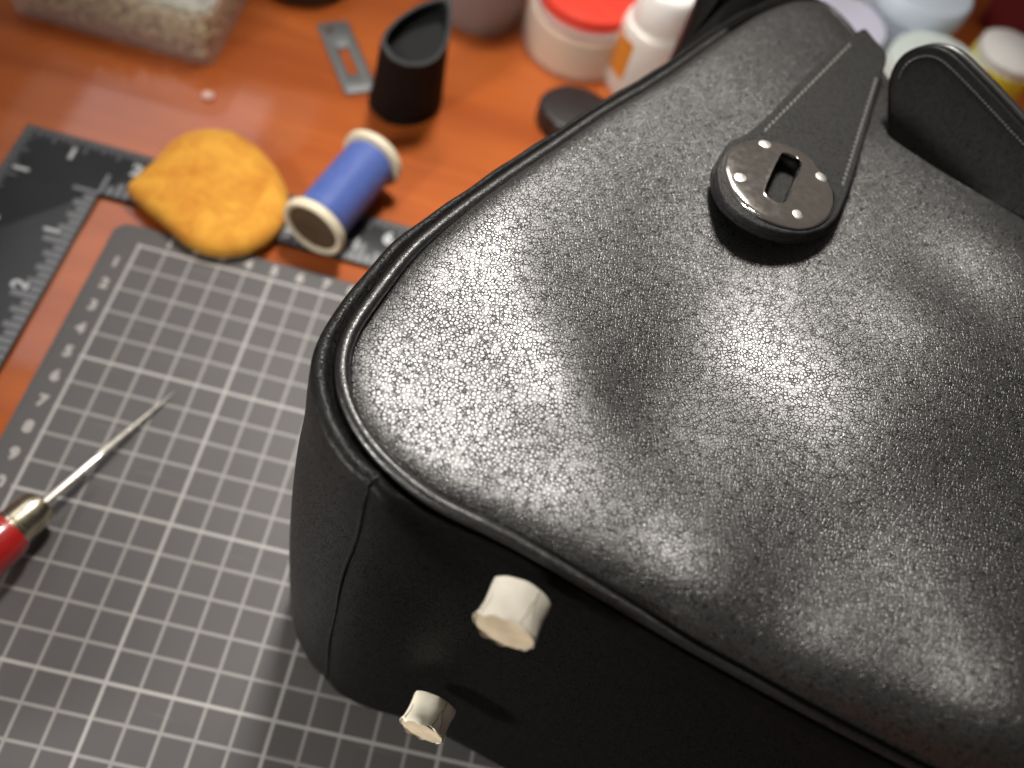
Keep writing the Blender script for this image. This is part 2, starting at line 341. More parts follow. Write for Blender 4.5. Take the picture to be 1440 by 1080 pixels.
# ------------------------------------------------------------------ framing square
SQT = 0.0                                   # top of the square
SX, SY, IX, IY = -6.15, 4.26, -2.33, 1.88
L_end, B_end = 13.2, -30.0
sq = thing('framing_square', 'black L shaped metal square ruler with white inch marks, left of the grey mat', 'ruler', (SX, SY, WD))
P = [(SX, SY), (SX, B_end), (IX, B_end), (IX, IY), (L_end, IY), (L_end, SY)]
P = resample(P, 220)
for c in [(SX, SY), (SX, B_end), (IX, B_end), (IX, IY), (L_end, IY), (L_end, SY)]:
    P[np.argmin(np.linalg.norm(P-np.array(c), axis=1))] = c
v, f = slab(P, np.zeros(3), EX, EY, EZ, WD, WD+0.22, 0.02, 2)
obj('plate', v, f, M['square'], sq)
TZ = WD+0.223
def tick(x, y, w_, l_, d):                   # a mark lying on the square, from an edge inward
    d = np.array(d, float); s = np.array([-d[1], d[0]])
    q = [np.array([x, y])+s*w_/2, np.array([x, y])-s*w_/2, np.array([x, y])-s*w_/2+d*l_, np.array([x, y])+s*w_/2+d*l_]
    return [(a, b, TZ) for a, b in q], [(0, 1, 2, 3)]
T = []
for i in range(0, 122):
    L = 0.72 if i % 16 == 0 else 0.60 if i % 8 == 0 else 0.48 if i % 4 == 0 else 0.40 if i % 2 == 0 else 0.30
    if SX+i*0.15875 < L_end-0.1 and i > 0: T.append(tick(SX+i*0.15875, SY-0.02, 0.065, L, (0, -1)))
    if SY-i*0.15875 > -15 and i > 0: T.append(tick(SX+0.02, SY-i*0.15875, 0.065, L, (1, 0)))
v, f = merge(T); obj('fine_graduations', v, f, M['tick'], sq, smooth=False)['kind'] = 'stuff'
for i in range(0, 44):
    L = 0.95 if i % 8 == 0 else 0.62 if i % 4 == 0 else 0.66 if i % 2 == 0 else 0.42
    if IX+i*0.3175 < L_end-0.1:
        v, f = tick(IX+i*0.3175, IY+0.04, 0.15 if i == 0 else 0.22, L, (0, 1)); obj('graduation', v, f, M['tick'], sq, smooth=False)
    if i > 0 and IY-i*0.3175 > -11:
        v, f = tick(IX-0.04, IY-i*0.3175, 0.24, L, (-1, 0)); obj('graduation', v, f, M['tick'], sq, smooth=False)
    if i == 0:
        v, f = tick(IX-0.04, IY, 0.17, 0.95, (-1, 0)); obj('graduation', v, f, M['tick'], sq, smooth=False)
for k in range(1, 8):
    if SX+k*2.54 < L_end: v, f = place_text(str(k), 0.80, (SX+k*2.54-0.40, SY-0.88, TZ)); obj('numeral', v, f, M['numeral'], sq, smooth=False)
    v, f = place_text(str(k), 0.80, (SX+0.78, SY-k*2.54+0.36, TZ), (0, 1, 0)); obj('numeral', v, f, M['numeral'], sq, smooth=False)
    if k < 6:
        v, f = place_text(str(k), 0.80, (IX+k*2.54-0.36, IY+0.85, TZ)); obj('numeral', v, f, M['numeral'], sq, smooth=False)
        v, f = place_text(str(k), 0.80, (IX-0.80, IY-k*2.54+0.38, TZ), (0, 1, 0)); obj('numeral', v, f, M['numeral'], sq, smooth=False)

# ------------------------------------------------------------------ the bag
A = np.array([10.4, -13.25, 0.0]); e = np.array([0.969, -0.247, 0.0]); e /= np.linalg.norm(e)
nb = np.array([e[1], -e[0], 0.0]); nb = -nb if nb[1] > 0 else nb             # outward from the base, horizontal
tl = math.radians(7); W = math.cos(tl)*EZ - math.sin(tl)*nb                  # up along the base
NB = np.cross(e, W); NB = NB if NB @ nb > 0 else -NB
E0 = on(545, 668, A, NB)
sl = math.radians(5); MD = -math.cos(sl)*nb - math.sin(sl)*EZ                # along the front towards the bag's top
NF = np.cross(e, MD); NF = NF if NF[2] > 0 else -NF
def am(u, v, h=0.0): q = on(u, v, E0+NF*h, NF)-E0; return np.array([q @ e, q @ MD])
def fp(a, m, h=0.0): return E0 + e*a + MD*m + NF*h
bag = thing('handbag', 'large grained black leather handbag lying on its back, base feet towards the viewer', 'handbag', tuple(A))
left = [(1440,1148),(1340,1096),(1250,1050),(1160,1000),(1060,944),(960,880),(880,828),(785,791),(741,769),(696,752),(622,717),(575,683),(542,652),(512,622),(487,577),(476,535),
        (476,497),(481,480),(500,450),(533,413),(570,358),(643,300),(660,287),(727,240),(793,197),(840,163),(920,117),(949,97),(1007,55),(1056,22),(1114,-2),(1145,-4),(1173,12),(1194,42),(1222,85),(1248,125),(1290,165),(1360,222),(1440,285),(1520,350)]
LP = np.array([am(*p) for p in left]); AC = 10.2
lowm = LP[(LP[:, 0] > 2.2) & (LP[:, 1] < 2.5)]; pf = np.polyfit(lowm[:, 0], lowm[:, 1], 1)
sel = (LP[:, 0] > 2.2) & (LP[:, 1] < 2.5); LP[sel, 1] = np.polyval(pf, LP[sel, 0])
RP = LP[::-1].copy(); RP[:, 0] = 2*AC-RP[:, 0]
LPk = LP[LP[:, 0] < AC-0.3]; RPk = RP[RP[:, 0] > AC+0.3]
OUT = np.vstack([LPk, RPk]); OUT = smoothloop(resample(OUT, 520), 30)        # closed piping line, clockwise or not
if 0.5*np.sum(OUT[:, 0]*np.roll(OUT[:, 1], -1)-np.roll(OUT[:, 0], -1)*OUT[:, 1]) < 0: OUT = OUT[::-1].copy()
NO = len(OUT)
def dist_out(P):
    A_ = OUT; B_ = np.roll(OUT, -1, 0); best = np.full(len(P), 1e9)
    for a, b in zip(A_[::2], np.roll(A_, -2, 0)[::2]):
        ab = b-a; t = np.clip(((P-a) @ ab)/(ab @ ab), 0, 1); best = np.minimum(best, np.linalg.norm(P-(a+t[:, None]*ab), axis=1))
    return best
# relief of the stuffed front: soft pillow whose slopes are set at a few places of the photograph's folds
KEY = [  # (u, v, slope along the base, slope towards the top)
(560, 440, 0.06, 0.05), (640, 500, 0.12, 0.03), (700, 570, 0.17, 0.02), (770, 625, 0.20, 0.02), (845, 680, 0.23, 0.01), (920, 740, 0.25, 0.0),
        (1000, 800, 0.26, 0.0), (1150, 890, 0.32, 0.0), (1290, 970, 0.36, 0.0), (1380, 1010, 0.34, 0.0), (620, 380, 0.04, 0.10),
        (880, 480, -0.22, -0.10), (870, 560, -0.20, -0.10), (940, 620, -0.10, -0.06), (780, 390, -0.16, 0.0), (1040, 680, -0.04, -0.02), (1150, 740, 0.0, -0.02),
        (1060, 470, 0.27, 0.11), (1110, 495, 0.29, 0.12), (1160, 505, 0.30, 0.13), (1260, 470, 0.28, 0.13), (1300, 640, 0.0, 0.14), (1400, 680, 0.0, 0.10), (1370, 400, 0.34, 0.20),
        (820, 330, -0.12, 0.05), (900, 250, -0.12, 0.05), (700, 300, 0.02, 0.10), (1050, 120, 0.0, 0.08), (1100, 260, 0.06, 0.06), (1160, 200, 0.05, 0.05)
]
RC = np.array([(x, y) for x in np.arange(-3.6, 24.6, 1.25) for y in np.arange(-0.6, 21.6, 1.25)]); RS = 1.55
def rbf(P, der=0):
    dx = P[:, None, 0]-RC[None, :, 0]; dy = P[:, None, 1]-RC[None, :, 1]; g = np.exp(-0.5*(dx*dx+dy*dy)/RS**2)
    if der == 0: return g
    if der == 1: return -dx/RS**2*g, -dy/RS**2*g
    return (dx*dx/RS**2-1)/RS**2*g, (dy*dy/RS**2-1)/RS**2*g, dx*dy/RS**4*g
KP = np.array([am(u, v, 0.9) for u, v, _, _ in KEY]); ga, gm = rbf(KP, 1)
kg = np.array([(x, y) for x in np.arange(-3, 24, 0.8) for y in np.arange(0, 21, 0.8)]); r1, r2, r3 = rbf(kg, 2)
ring = np.array([p for p in inset(OUT, 0.5)[::8]])
rows = [ga*4.5, gm*4.5, r1*0.7, r2*0.7, r3*0.7*1.4, rbf(ring)*0.6, rbf(kg)*0.02, np.eye(len(RC))*0.004]
rhs = [np.array([k[2] for k in KEY])*4.5, np.array([k[3] for k in KEY])*4.5, np.zeros(3*len(kg)), np.full(len(ring), 0.52*0.6), np.full(len(kg), 0.9*0.02), np.zeros(len(RC))]
Lm = np.concatenate(rows); RW = np.linalg.solve(Lm.T @ Lm, Lm.T @ np.concatenate(rhs))
def puff(P):
    d = dist_out(P); h = np.concatenate([rbf(q) @ RW for q in np.array_split(P, max(1, len(P)//4000))])
    return -0.20*np.exp(-d/0.30) + h*(1-np.exp(-d/0.25))
ctr = np.array([9.0, 8.5]); ts = 1-np.r_[np.linspace(0, 0.14, 40)[:-1], np.linspace(0.14, 0.985, 110)]
base = inset(OUT, 0.155)
G = np.concatenate([inset(OUT, 0.0)] + [ctr + (base-ctr)*t for t in ts]); H = puff(G); H[:NO] = -0.55
V = [fp(p[0], p[1], h) for p, h in zip(G, H)]; F = []
for i in range(len(ts)):
    for j in range(NO): a = i*NO+j; b = i*NO+(j+1) % NO; F.append((a, b, b+NO, a+NO))
F.append([len(ts)*NO+j for j in range(NO)])
obj('front_panel', V, F, M['leather'], bag, sharp=180)
# piping round the front panel
k_ = slice(None)
sink = np.where(OUT[:, 1] < 3, -0.36*np.clip((OUT[:, 0]-2.0)/4.5, 0, 1)*np.clip((2*AC-2.0-OUT[:, 0])/4.5, 0, 1), 0)     # the cord dives under the front along the base
PP = np.array([fp(p[0], p[1], k) for p, k in zip(OUT, sink)])
O3 = np.array([fp(p[0], p[1], 0.0) for p in inset(OUT, -1.0)])-PP; O3 /= np.linalg.norm(O3, axis=1)[:, None]
rs = []
for p, o in zip(PP, O3):
    rs.append([p + 0.15*(o*math.cos(t)+NF*math.sin(t)) for t in np.linspace(0, 2*math.pi, 14, endpoint=False)])
top = np.where((OUT[:, 0] > 1.7) & (OUT[:, 0] < 2*AC-1.7) & (OUT[:, 1] > 10))[0]
pr0 = [i for i in range(NO) if i not in set(top.tolist())]; br = [k for k in range(1, len(pr0)) if pr0[k] != pr0[k-1]+1]
pr0 = pr0[br[0]:]+pr0[:br[0]] if br else pr0
v, f = rings([rs[i] for i in pr0]); obj('piping', v, f, M['piping'], bag, sharp=180)

# gusset (side) and base, swept round the piping
PX = OUT                                    # (a, m) of every sweep station
iseam = int(np.argmin(np.abs(PX[:, 0]+0.10) + np.where(PX[:, 1] > 2.0, 99, 0)))      # where side and base meet, left
iseam2 = int(np.argmin(np.abs(PX[:, 0]-(2*AC+0.10)) + np.where(PX[:, 1] > 2.0, 99, 0)))
def section(i, roll, bulge, seam_tuck=0.0):
    p = PP[i]; o = O3[i]; D = -W; depth = p[2]/W[2] - 0.18; pts = []
    r = roll
    pts.append(p + o*0.12 - NF*0.20)
    pts.append(p + o*0.24 - NF*0.10)
    for t in np.linspace(150, 0, 9):
        t = math.radians(t); pts.append(p + o*(0.24 + r*0.93 + r*0.93*math.cos(t)) + NF*(r*0.8*math.sin(t) - 0.10 - r*0.45 + 0.12*r))
    o_out = 0.24+1.86*r
    for s in np.linspace(0.03, 0.93, 22):
        q = o_out + bulge*math.sin(math.pi*min(1, s*1.06))**1.0*0.9 - 0.25*r*math.exp(-((s-0.16)/0.08)**2) - seam_tuck*math.exp(-(s*2.2)**2)
        pts.append(p + o*q + D*(r*0.5 + s*(depth-r*0.5)))
    for t in np.linspace(0, 90, 6)[1:]:
        t = math.radians(t); pts.append(p + o*(o_out + bulge*0.05 - 0.9*(1-math.cos(t))) + D*(r*0.5+0.93*(depth-r*0.5) + 0.07*depth*math.sin(t)))
    pts.append(p - o*2.0 + D*depth)
    return pts
def base_section(i):
    p = PP[i]; o = O3[i]; D = -W; depth = p[2]/W[2] - 0.18; pts = [p - o*0.1 - NF*0.26, p + o*0.10 - NF*0.22, p + o*0.165 - NF*0.26]
    for s in np.linspace(0.05, 0.93, 30): pts.append(p + o*(0.17 + 0.06*math.sin(math.pi*s)) + D*(0.2 + s*(depth-0.2)))
    for t in np.linspace(0, 90, 6)[1:]:
        t = math.radians(t); pts.append(p + o*(0.19 - 0.9*(1-math.cos(t))) + D*(0.2+0.93*(depth-0.2) + 0.07*depth*math.sin(t)))
    pts.append(p - o*2.0 + D*depth); return pts
def arc(i0, i1):
    n = (i1-i0) % NO; return [(i0+k) % NO for k in range(n+1)]
base_i = arc(iseam, iseam2) if np.mean(PX[arc(iseam, iseam2), 1]) < np.mean(PX[arc(iseam2, iseam), 1]) else arc(iseam2, iseam)
side_i = arc(iseam2, iseam) if base_i[0] == iseam else arc(iseam, iseam2)
n_s = len(side_i); secs = []
for k, i in enumerate(side_i):
    dseam = min(k, n_s-1-k)*0.16
    wob = 0.03*math.sin(k*0.23)+0.02*math.sin(k*0.61+1)
    mh = PX[i, 1]; rl = 0.09 + 0.11*math.exp(-(max(0, mh-1.0)/5.0)**2)
    secs.append(np.array(section(i, rl+wob*0.3*min(1, dseam), 0.06+0.14*math.exp(-(mh/5)**2), 0.0)) - O3[i]*0.07*math.exp(-(dseam/0.22)**2))
v, f = rings(secs, (False, False), closed=False); obj('side_gusset', v, f, M['gusset'], bag, sharp=180)
secs = []
for k, i in enumerate(base_i):
    ds = min(k, len(base_i)-1-k)*0.16; b2 = math.exp(-(ds/2.0)**2)
    secs.append((1-b2)*np.array(base_section(i)) + b2*np.array(section(i, 0.20, 0.20, 0.0)) - O3[i]*0.07*math.exp(-(ds/0.22)**2))
v, f = rings(secs, (False, False), closed=False); bp_ = obj('base_panel', v, f, M['base'], bag, sharp=180)
# raised welt where the side folds over the base, wavy as in hand-turned leather
i = base_i[0] if PX[base_i[0], 0] < AC else base_i[-1]
s0 = (np.array(section(i, 0.20, 0.20)) - O3[i]*0.07)[5:36]
sm = resample(s0, 60, closed=False); wv = np.array([0.05*math.sin(t*2.6)*math.sin(t*1.3) for t in np.linspace(0, math.pi*1.5, 60)])
sm = sm + e*wv[:, None] + NB*0.0
v, f = tube(sm, 0.055+0.015*np.sin(np.linspace(0, 9, 60)), 10); obj('seam_welt', v, f, M['gusset'], bag, sharp=180)
# back panel closing the underside
Bk = np.array([p + (-W)*(p[2]/W[2]-0.12) for p in PP]); Bc = Bk.mean(0)
v, f = rings([Bc+(Bk-Bc)*0.99, Bc+(Bk-Bc)*0.5, Bc+(Bk-Bc)*0.02]); obj('back_panel', v, f, M['gusset'], bag, sharp=180)

# feet wrapped in paper tape
def foot(u, vv, r, L, lab, mt):
    o = on(u, vv, E0 + nb*0.0 + NB*0.80, NB)
    x, y, z = frame(NB)
    wob = lambda a, i: 1 + 0.03*math.sin(2*a+1)+0.02*math.sin(5*a+0.7*i)+0.012*math.sin(9*a+2*i)
    pr = [(r*0.95, 0.0), (r*0.97, L*0.10), (r*0.94, L*0.35), (r*0.935, L*0.55), (r*0.97, L*0.80), (r*1.02, L*0.95), (r*0.99, L*1.0)]
    v, f = lathe(pr, o, NB, 48, wob=wob); f = [q for q in f if len(q) == 4]; kk = len(pr)
    for j in range(48): v[j*kk+kk-1] = v[j*kk+kk-1] + z*(0.035*math.sin(3*j*0.131+1)+0.03*math.sin(j*1.05)); v[j*kk+kk-2] = v[j*kk+kk-2] + z*0.025*math.sin(j*0.9+2)
    b = obj('foot', v, f, mt, bag); sub(bag, b); b['label'] = lab
    v, f = lathe([(r*0.955, L*0.985), (r*0.7, L*0.96), (r*0.45, L*0.99), (0.0, L*0.97)], o, NB, 40, wob=wob); obj('foot_pad', v, f, M['tape_end'], b)
    for a0, sl_, t0 in ((62, 0.20, 0.05), (64, -0.55, 0.30), (150, 0.1, 0.45)):
        ln = []
        for t in np.linspace(t0, 0.97, 12):
            a = math.radians(a0)+sl_*(t-t0)+0.03*math.sin(t*17); rr = np.interp(t, [p_[1]/L for p_ in pr], [p_[0] for p_ in pr])*wob(a, 3)+0.002
            ln.append(o + x*rr*math.cos(a)+y*rr*math.sin(a)+z*t*L)
        v, f = tube(ln, 0.010, 6); obj('tape_edge', v, f, M['crease'], b)
    return b
foot(733, 835, 0.57, 0.80, 'upper white paper wrapped foot', M['tape'])
foot(612, 988, 0.57, 0.78, 'lower cream paper wrapped foot, brightened against the shade, out of focus', M['tape_brightened'])

# lock tab with oval plate
hp = 1.20
tabpx = [(1008,234),(1010,260),(1020,283),(1042,303),(1070,318),(1101,327),(1134,329),(1161,321),(1179,305),(1189,282),(1200,252),(1212,210),(1226,158),(1238,115),(1247,88),(1248,76),(1246,70),(1232,56),(1220,41),(1216,38),(1208,42),(1192,52),(1150,88),(1105,135),(1082,160),(1054,184),(1022,206)]
def pan(px, h): return np.array([am(u, v, h) for u, v in px])
TB = smoothloop(resample(pan(tabpx, hp), 200), 1)
v, f = slab(TB, E0, e, MD, NF, hp-0.25, hp, 0.07); tab = obj('lock_tab', v, f, M['tab'], bag, sharp=60); sub(bag, tab)
c0 = am(1096, 262, hp); 
disc = pan([(1000,240),(1003,266),(1015,290),(1040,312),(1075,330),(1112,338),(1148,335),(1172,322),(1186,298),(1180,262),(1160,225),(1120,195),(1070,182),(1025,198)], hp-0.3)
disc = smoothloop(resample(disc, 120), 4)
v, f = slab(disc, E0, e, MD, NF, hp-0.48, hp-0.27, 0.07); obj('tab_lining', v, f, M['tab'], tab, sharp=60)
# saddle stitches down both edges of the tab
def stitches(pxa, pxb, n, h, name, parent, r=0.042, bend=0.0, pmat=None, planefn=None):
    pa = np.array(pxa, float); pb = np.array(pxb, float)
    for i in range(n):
        t0, t1 = (i+0.14)/n, (i+0.86)/n
        q0 = pa+(pb-pa)*t0; q1 = pa+(pb-pa)*t1
        A0, A1 = (fp(*am(*q0, h), h), fp(*am(*q1, h), h)) if planefn is None else (planefn(*q0), planefn(*q1))
        up = NF if planefn is None else planefn.n
        sd = np.cross(A1-A0, up); sd /= np.linalg.norm(sd); A0 = A0+sd*0.03; A1 = A1-sd*0.03
        ln = [A0+(A1-A0)*t+up*(0.035*math.sin(math.pi*t)-0.012) for t in np.linspace(0, 1, 5)]
        v, f = tube(ln, [r*0.6, r, r*1.05, r, r*0.6], 6); obj(name, v, f, pmat or M['thread_black'], parent)
stitches((1074, 186), (1196, 62), 24, hp, 'stitch', tab)
stitches((1184, 262), (1232, 110), 24, hp, 'stitch', tab)
# plate: domed oval with a rounded slot
pp = pan([(1018,232),(1022,213),(1036,200),(1060,193),(1088,196),(1118,206),(1146,224),(1166,247),(1177,268),(1177,287),(1168,304),(1150,315),(1128,319),(1100,314),(1072,303),(1048,287),(1028,262)], hp+0.14)
pp = smoothloop(resample(pp, 128), 6); pc = pp.mean(0)
sp_ = smoothloop(resample(pan([(1099,213),(1128,227),(1100,292),(1071,275)], hp+0.14), 160), 60)
sc_ = sp_.mean(0)
def by_angle(P, c, n=128):
    a = np.unwrap(np.arctan2(P[:, 1]-c[1], P[:, 0]-c[0])); 
    if a[-1] < a[0]: P = P[::-1]; a = a[::-1]
    a = np.unwrap(np.arctan2(P[:, 1]-c[1], P[:, 0]-c[0])); t = a[0]+np.linspace(0, 2*math.pi, n, endpoint=False)
    P2 = np.vstack([P, P[:1]]); a2 = np.r_[a, a[0]+2*math.pi]
    o_ = np.stack([np.interp(t, a2, P2[:, k]) for k in (0, 1)], 1)
    ph = t % (2*math.pi); return o_[np.argsort(ph)]
ang = np.linspace(0, 2*math.pi, 128, endpoint=False)
def polar(P, c):
    a = np.arctan2(P[:, 1]-c[1], P[:, 0]-c[0]) % (2*math.pi); r = np.linalg.norm(P-c, axis=1); s = np.argsort(a)
    aa = np.r_[a[s]-2*math.pi, a[s], a[s]+2*math.pi]; rr = np.tile(r[s], 3); q = np.interp(ang, aa, rr); return c+np.stack([q*np.cos(ang), q*np.sin(ang)], 1)
OE = polar(pp, sc_); SE = polar(sp_, sc_)
lev = [(0.0, hp-0.02), (0.0, hp+0.03), (0.012, hp+0.075), (0.045, hp+0.115), (0.10, hp+0.135), (0.18, hp+0.145)] + [(t, hp+0.145+0.04*math.sin(math.pi/2*t)) for t in (0.3, 0.45, 0.6, 0.75, 0.88)] + [(0.955, hp+0.19), (0.975, hp+0.205), (0.99, hp+0.20), (1.0, hp+0.185), (1.0, hp+0.13)]
v, f = slab(inset(sp_, -0.03), E0, e, MD, NF, hp-1.0, hp+0.6, 0.01, 1); cut = obj('cutter', v, f, M['edge'])
for tgt in (tab,):
    md = tgt.modifiers.new('slot', 'BOOLEAN'); md.operation = 'DIFFERENCE'; md.solver = 'EXACT'; md.object = cut
    bpy.context.view_layer.update(); me = bpy.data.meshes.new_from_object(tgt.evaluated_get(bpy.context.evaluated_depsgraph_get()))
    tgt.modifiers.clear(); tgt.data = me
    for p_ in me.polygons:
        if abs(np.array(p_.normal) @ NF) > 0.995: p_.use_smooth = False
bpy.data.objects.remove(cut)
rs = [[fp(*(o*(1-t)+s*t), h) for o, s in zip(OE, SE)] for t, h in lev]
v, f = rings(rs, (False, False)); plate = obj('lock_plate', v, f, M['palladium'], tab, sharp=60); sub(tab, plate)
for u, vv in ((1077, 204), (1043, 250), (1153, 249), (1120, 300)):
    c = am(u, vv, hp+0.15); o = fp(c[0], c[1], hp+0.135)
    v, f = lathe([(0.20, 0.0), (0.17, 0.022), (0.11, 0.036), (0.0, 0.042)], o, NF, 24); obj('rivet', v, f, M['rivet'], tab)

# smooth top of the front where the tab comes from, and the folded gusset corner behind it
fold = pan([(850,175),(905,135),(932,102),(955,60),(972,20),(985,-20),(1010,-60),(1120,-60),(1090,8),(1056,34),(1005,90),(960,140),(900,190)], -0.9)
fold = smoothloop(resample(fold, 90), 3)
v, f = slab(fold, E0, e, MD, NF, -5.0, -0.15, 0.9, 6); obj('gusset_fold', v, f, M['smooth'], bag, sharp=70)

# upright flap on the right, edge-stitched
q0 = fp(*am(1250, 182, 0.9), 0.9); q1 = fp(*am(1440, 352, 0.9), 0.9)
fx = q1-q0; fx /= np.linalg.norm(fx); fu = EZ*0.93 + NF*0.0 - np.cross(EZ, fx)*0.0; fu = fu-(fu @ fx)*fx; fu /= np.linalg.norm(fu)
fn = np.cross(fx, fu); fn = fn if fn @ (CAM-q0) > 0 else -fn
lean = math.radians(24); fu2 = fu*math.cos(lean)-fn*math.sin(lean); fn2 = np.cross(fx, fu2); fn2 = fn2 if fn2 @ (CAM-q0) > 0 else -fn2
def fl(u, v): q = on(u, v, q0, fn2)-q0; return np.array([q @ fx, q @ fu2])
def flp(u, v): return on(u, v, q0, fn2)
flp.n = fn2
fo = np.array([fl(*p) for p in [(1246,200),(1247,108),(1262,78),(1285,64),(1312,60),(1335,68),(1380,112),(1440,176),(1560,300),(1680,420),(1760,600),(1440,395),(1340,305)]])
fo = smoothloop(resample(fo, 140), 3)
v, f = slab(fo, q0, fx, fu2, fn2, -0.55, 0.0, 0.12); flap = obj('flap', v, f, M['smooth'], bag, sharp=60); sub(bag, flap)
v, f = slab(inset(fo, -0.10), q0, fx, fu2, fn2, -1.0, -0.58, 0.12); obj('flap_lining', v, f, M['edge'], flap, sharp=60)
ip = inset(fo, 0.30); k0 = int(np.argmin(np.linalg.norm(ip-fl(1262, 110), axis=1))); k1 = int(np.argmin(np.linalg.norm(ip-fl(1460, 222), axis=1)))
fwd = [(k0+k) % len(ip) for k in range((k1-k0) % len(ip)+1)]; bwd = [(k0-k) % len(ip) for k in range((k0-k1) % len(ip)+1)]
sp2 = resample(ip[fwd if len(fwd) < len(bwd) else bwd], 46, closed=False)
for k in range(45):
    a_, b_ = [q0+fx*q[0]+fu2*q[1] for q in sp2[k:k+2]]; d_ = b_-a_
    v, f = tube([a_+d_*t+fn2*(0.03*math.sin(math.pi*t)-0.01) for t in np.linspace(0.12, 0.88, 5)], [0.018, 0.03, 0.032, 0.03, 0.018], 6); obj('stitch', v, f, M['thread_dark'], flap)

# ------------------------------------------------------------------ mustard suede pad
pc = at(300, 280, 0.5)
pad = thing('suede_pad', 'mustard yellow suede pad with one pointed corner beside the blue thread spool', 'suede pad', (pc[0], pc[1], WD+0.22))
px = [(176,266),(181,258),(215,228),(238,200),(262,186),(292,181),(330,186),(362,206),(388,234),(403,262),(408,286),(398,315),(378,338),(350,352),(316,357),(285,352),(255,336),(225,308),(200,288)]
pz = 0.55; PO = smoothloop(resample([at(u, v, pz)[:2] for u, v in px], 110), 1); pm = PO.mean(0)
rs = []
for s, z in ((0.80, -0.04), (0.93, 0.02), (0.985, 0.30), (1.0, 0.62), (0.985, 0.92), (0.94, 1.15), (0.86, 1.33), (0.72, 1.45), (0.55, 1.52), (0.35, 1.56), (0.15, 1.57)):
    r = pm+(PO-pm)*s; q = []
    for (x, y) in r:
        b_ = 0.010*math.sin(x*1.3+y*0.9)+0.008*math.sin(x*2.1-y*1.7+1)+0.004*math.sin(5.2*y+x*3.2)
        q.append((x, y, max(z*0.66+b_*min(1, z), -0.05)))
    rs.append(q)
v, f = rings(rs); obj('suede_body', v, f, M['suede'], pad, sharp=180)

# ------------------------------------------------------------------ blue thread spool
zr = WD+0.22+1.30
s0 = at(441, 320, zr); s1 = at(525, 222, zr); ax = s1-s0; SL = np.linalg.norm(ax); ax /= SL
spool = thing('thread_spool', 'spool of blue thread with cream ends lying on the black square', 'thread spool', (s0[0], s0[1], WD+0.22))
def lp(prof, mat, nm, par=spool, **k): v, f = lathe(prof, s0, ax, 72, **k); return obj(nm, v, f, mat, par)
lp([(0.98, 0.2), (1.06, 0.32), (1.07, 0.6), (1.07, SL-0.6), (1.06, SL-0.32), (0.98, SL-0.2)], thread_mat(ax), 'thread_winding')
fl0 = lp([(1.02, -0.02), (1.10, -0.12), (1.22, -0.14), (1.29, -0.06), (1.30, 0.05), (1.28, 0.20), (1.15, 0.27), (0.9, 0.27)], M['cream'], 'flange'); sub(spool, fl0)
lp([(0.9, SL-0.27), (1.15, SL-0.27), (1.28, SL-0.20), (1.30, SL-0.05), (1.29, SL+0.06), (1.22, SL+0.14), (1.1, SL+0.12), (0.0, SL+0.05)], M['cream'], 'flange')
lp([(1.08, -0.05), (0.6, -0.035), (0.27, -0.03), (0.25, 0.2), (0.0, 0.2)], M['sticker'], 'end_label', fl0)

# ------------------------------------------------------------------ awl with a red handle
tip = at(248, 549, 0.03); fe = at(62, 706, 0.80); hx = fe-tip; hx /= np.linalg.norm(hx)
awl = thing('awl', 'awl with red handle and thin steel blade lying on the grey mat', 'awl', (fe[0], fe[1], 0))
D_ = np.linalg.norm(fe-tip)
bx, by, bz = frame(hx); prof = []
for t in np.linspace(0, 1, 16):
    wd = 0.008+0.15*min(1, t*1.5)**0.8; th = 0.006+0.10*min(1, t*1.6)**0.8; c = tip+hx*(t*(D_+0.4))
    prof.append([c + bx*wd*math.cos(a)*(1.0)+by*th*math.sin(a) for a in (math.radians(d) for d in (30, 60, 120, 150, 210, 240, 300, 330))])
v, f = rings(prof); obj('blade', v, f, M['steel'], awl, sharp=35)
v, f = lathe([(0.0, -0.02), (0.42, 0.0), (0.52, 0.06), (0.58, 0.25), (0.60, 0.5), (0.60, 0.98), (0.64, 1.02), (0.64, 1.12)], fe+hx*0.05, hx, 48); obj('ferrule', v, f, M['brass'], awl)
v, f = lathe([(0.60, 1.1), (0.72, 1.16), (0.80, 1.5), (0.86, 2.5), (0.84, 4.5), (0.72, 6.5), (0.62, 7.5), (0.75, 8.5), (0.7, 9.3), (0.0, 9.7)], fe+hx*0.05, hx, 48); obj('handle', v, f, M['red'], awl)

# ------------------------------------------------------------------ clear box of gold beads
bo = at(290, 97, WD); BX0, BX1, BY0, BY1, BH = bo[0]-8.6, bo[0]+0.35, bo[1]-0.05, bo[1]+7.5, 3.0
bxx = thing('plastic_box', 'clear plastic box with cloudy lid, holding pale gold beads', 'plastic box', ((BX0+BX1)/2, (BY0+BY1)/2, WD))
bo_ = np.array([0, 0, WD]); R0 = rrect(BX0, BY0, BX1, BY1, 0.7, 8)
rs = [[(x, y, WD+z) for x, y in inset(R0, d)] for d, z in ((0.30, 0.0), (0.12, 0.06), (0.06, 0.25), (0.0, BH-0.5), (0.0, BH-0.4), (0.12, BH-0.4), (0.16, 0.3), (0.3, 0.14))]
v, f = rings(rs); obj('tub', v, f, M['clear'], bxx)
rs = [[(x, y, WD+z) for x, y in inset(R0, d)] for d, z in ((-0.10, BH-0.45), (-0.12, BH-0.1), (-0.06, BH), (0.50, BH), (0.58, BH-0.04), (0.70, BH-0.35), (0.90, BH-0.40))]
v, f = rings(rs, (False, True)); obj('lid', v, f, M['clear_lid'], bxx)
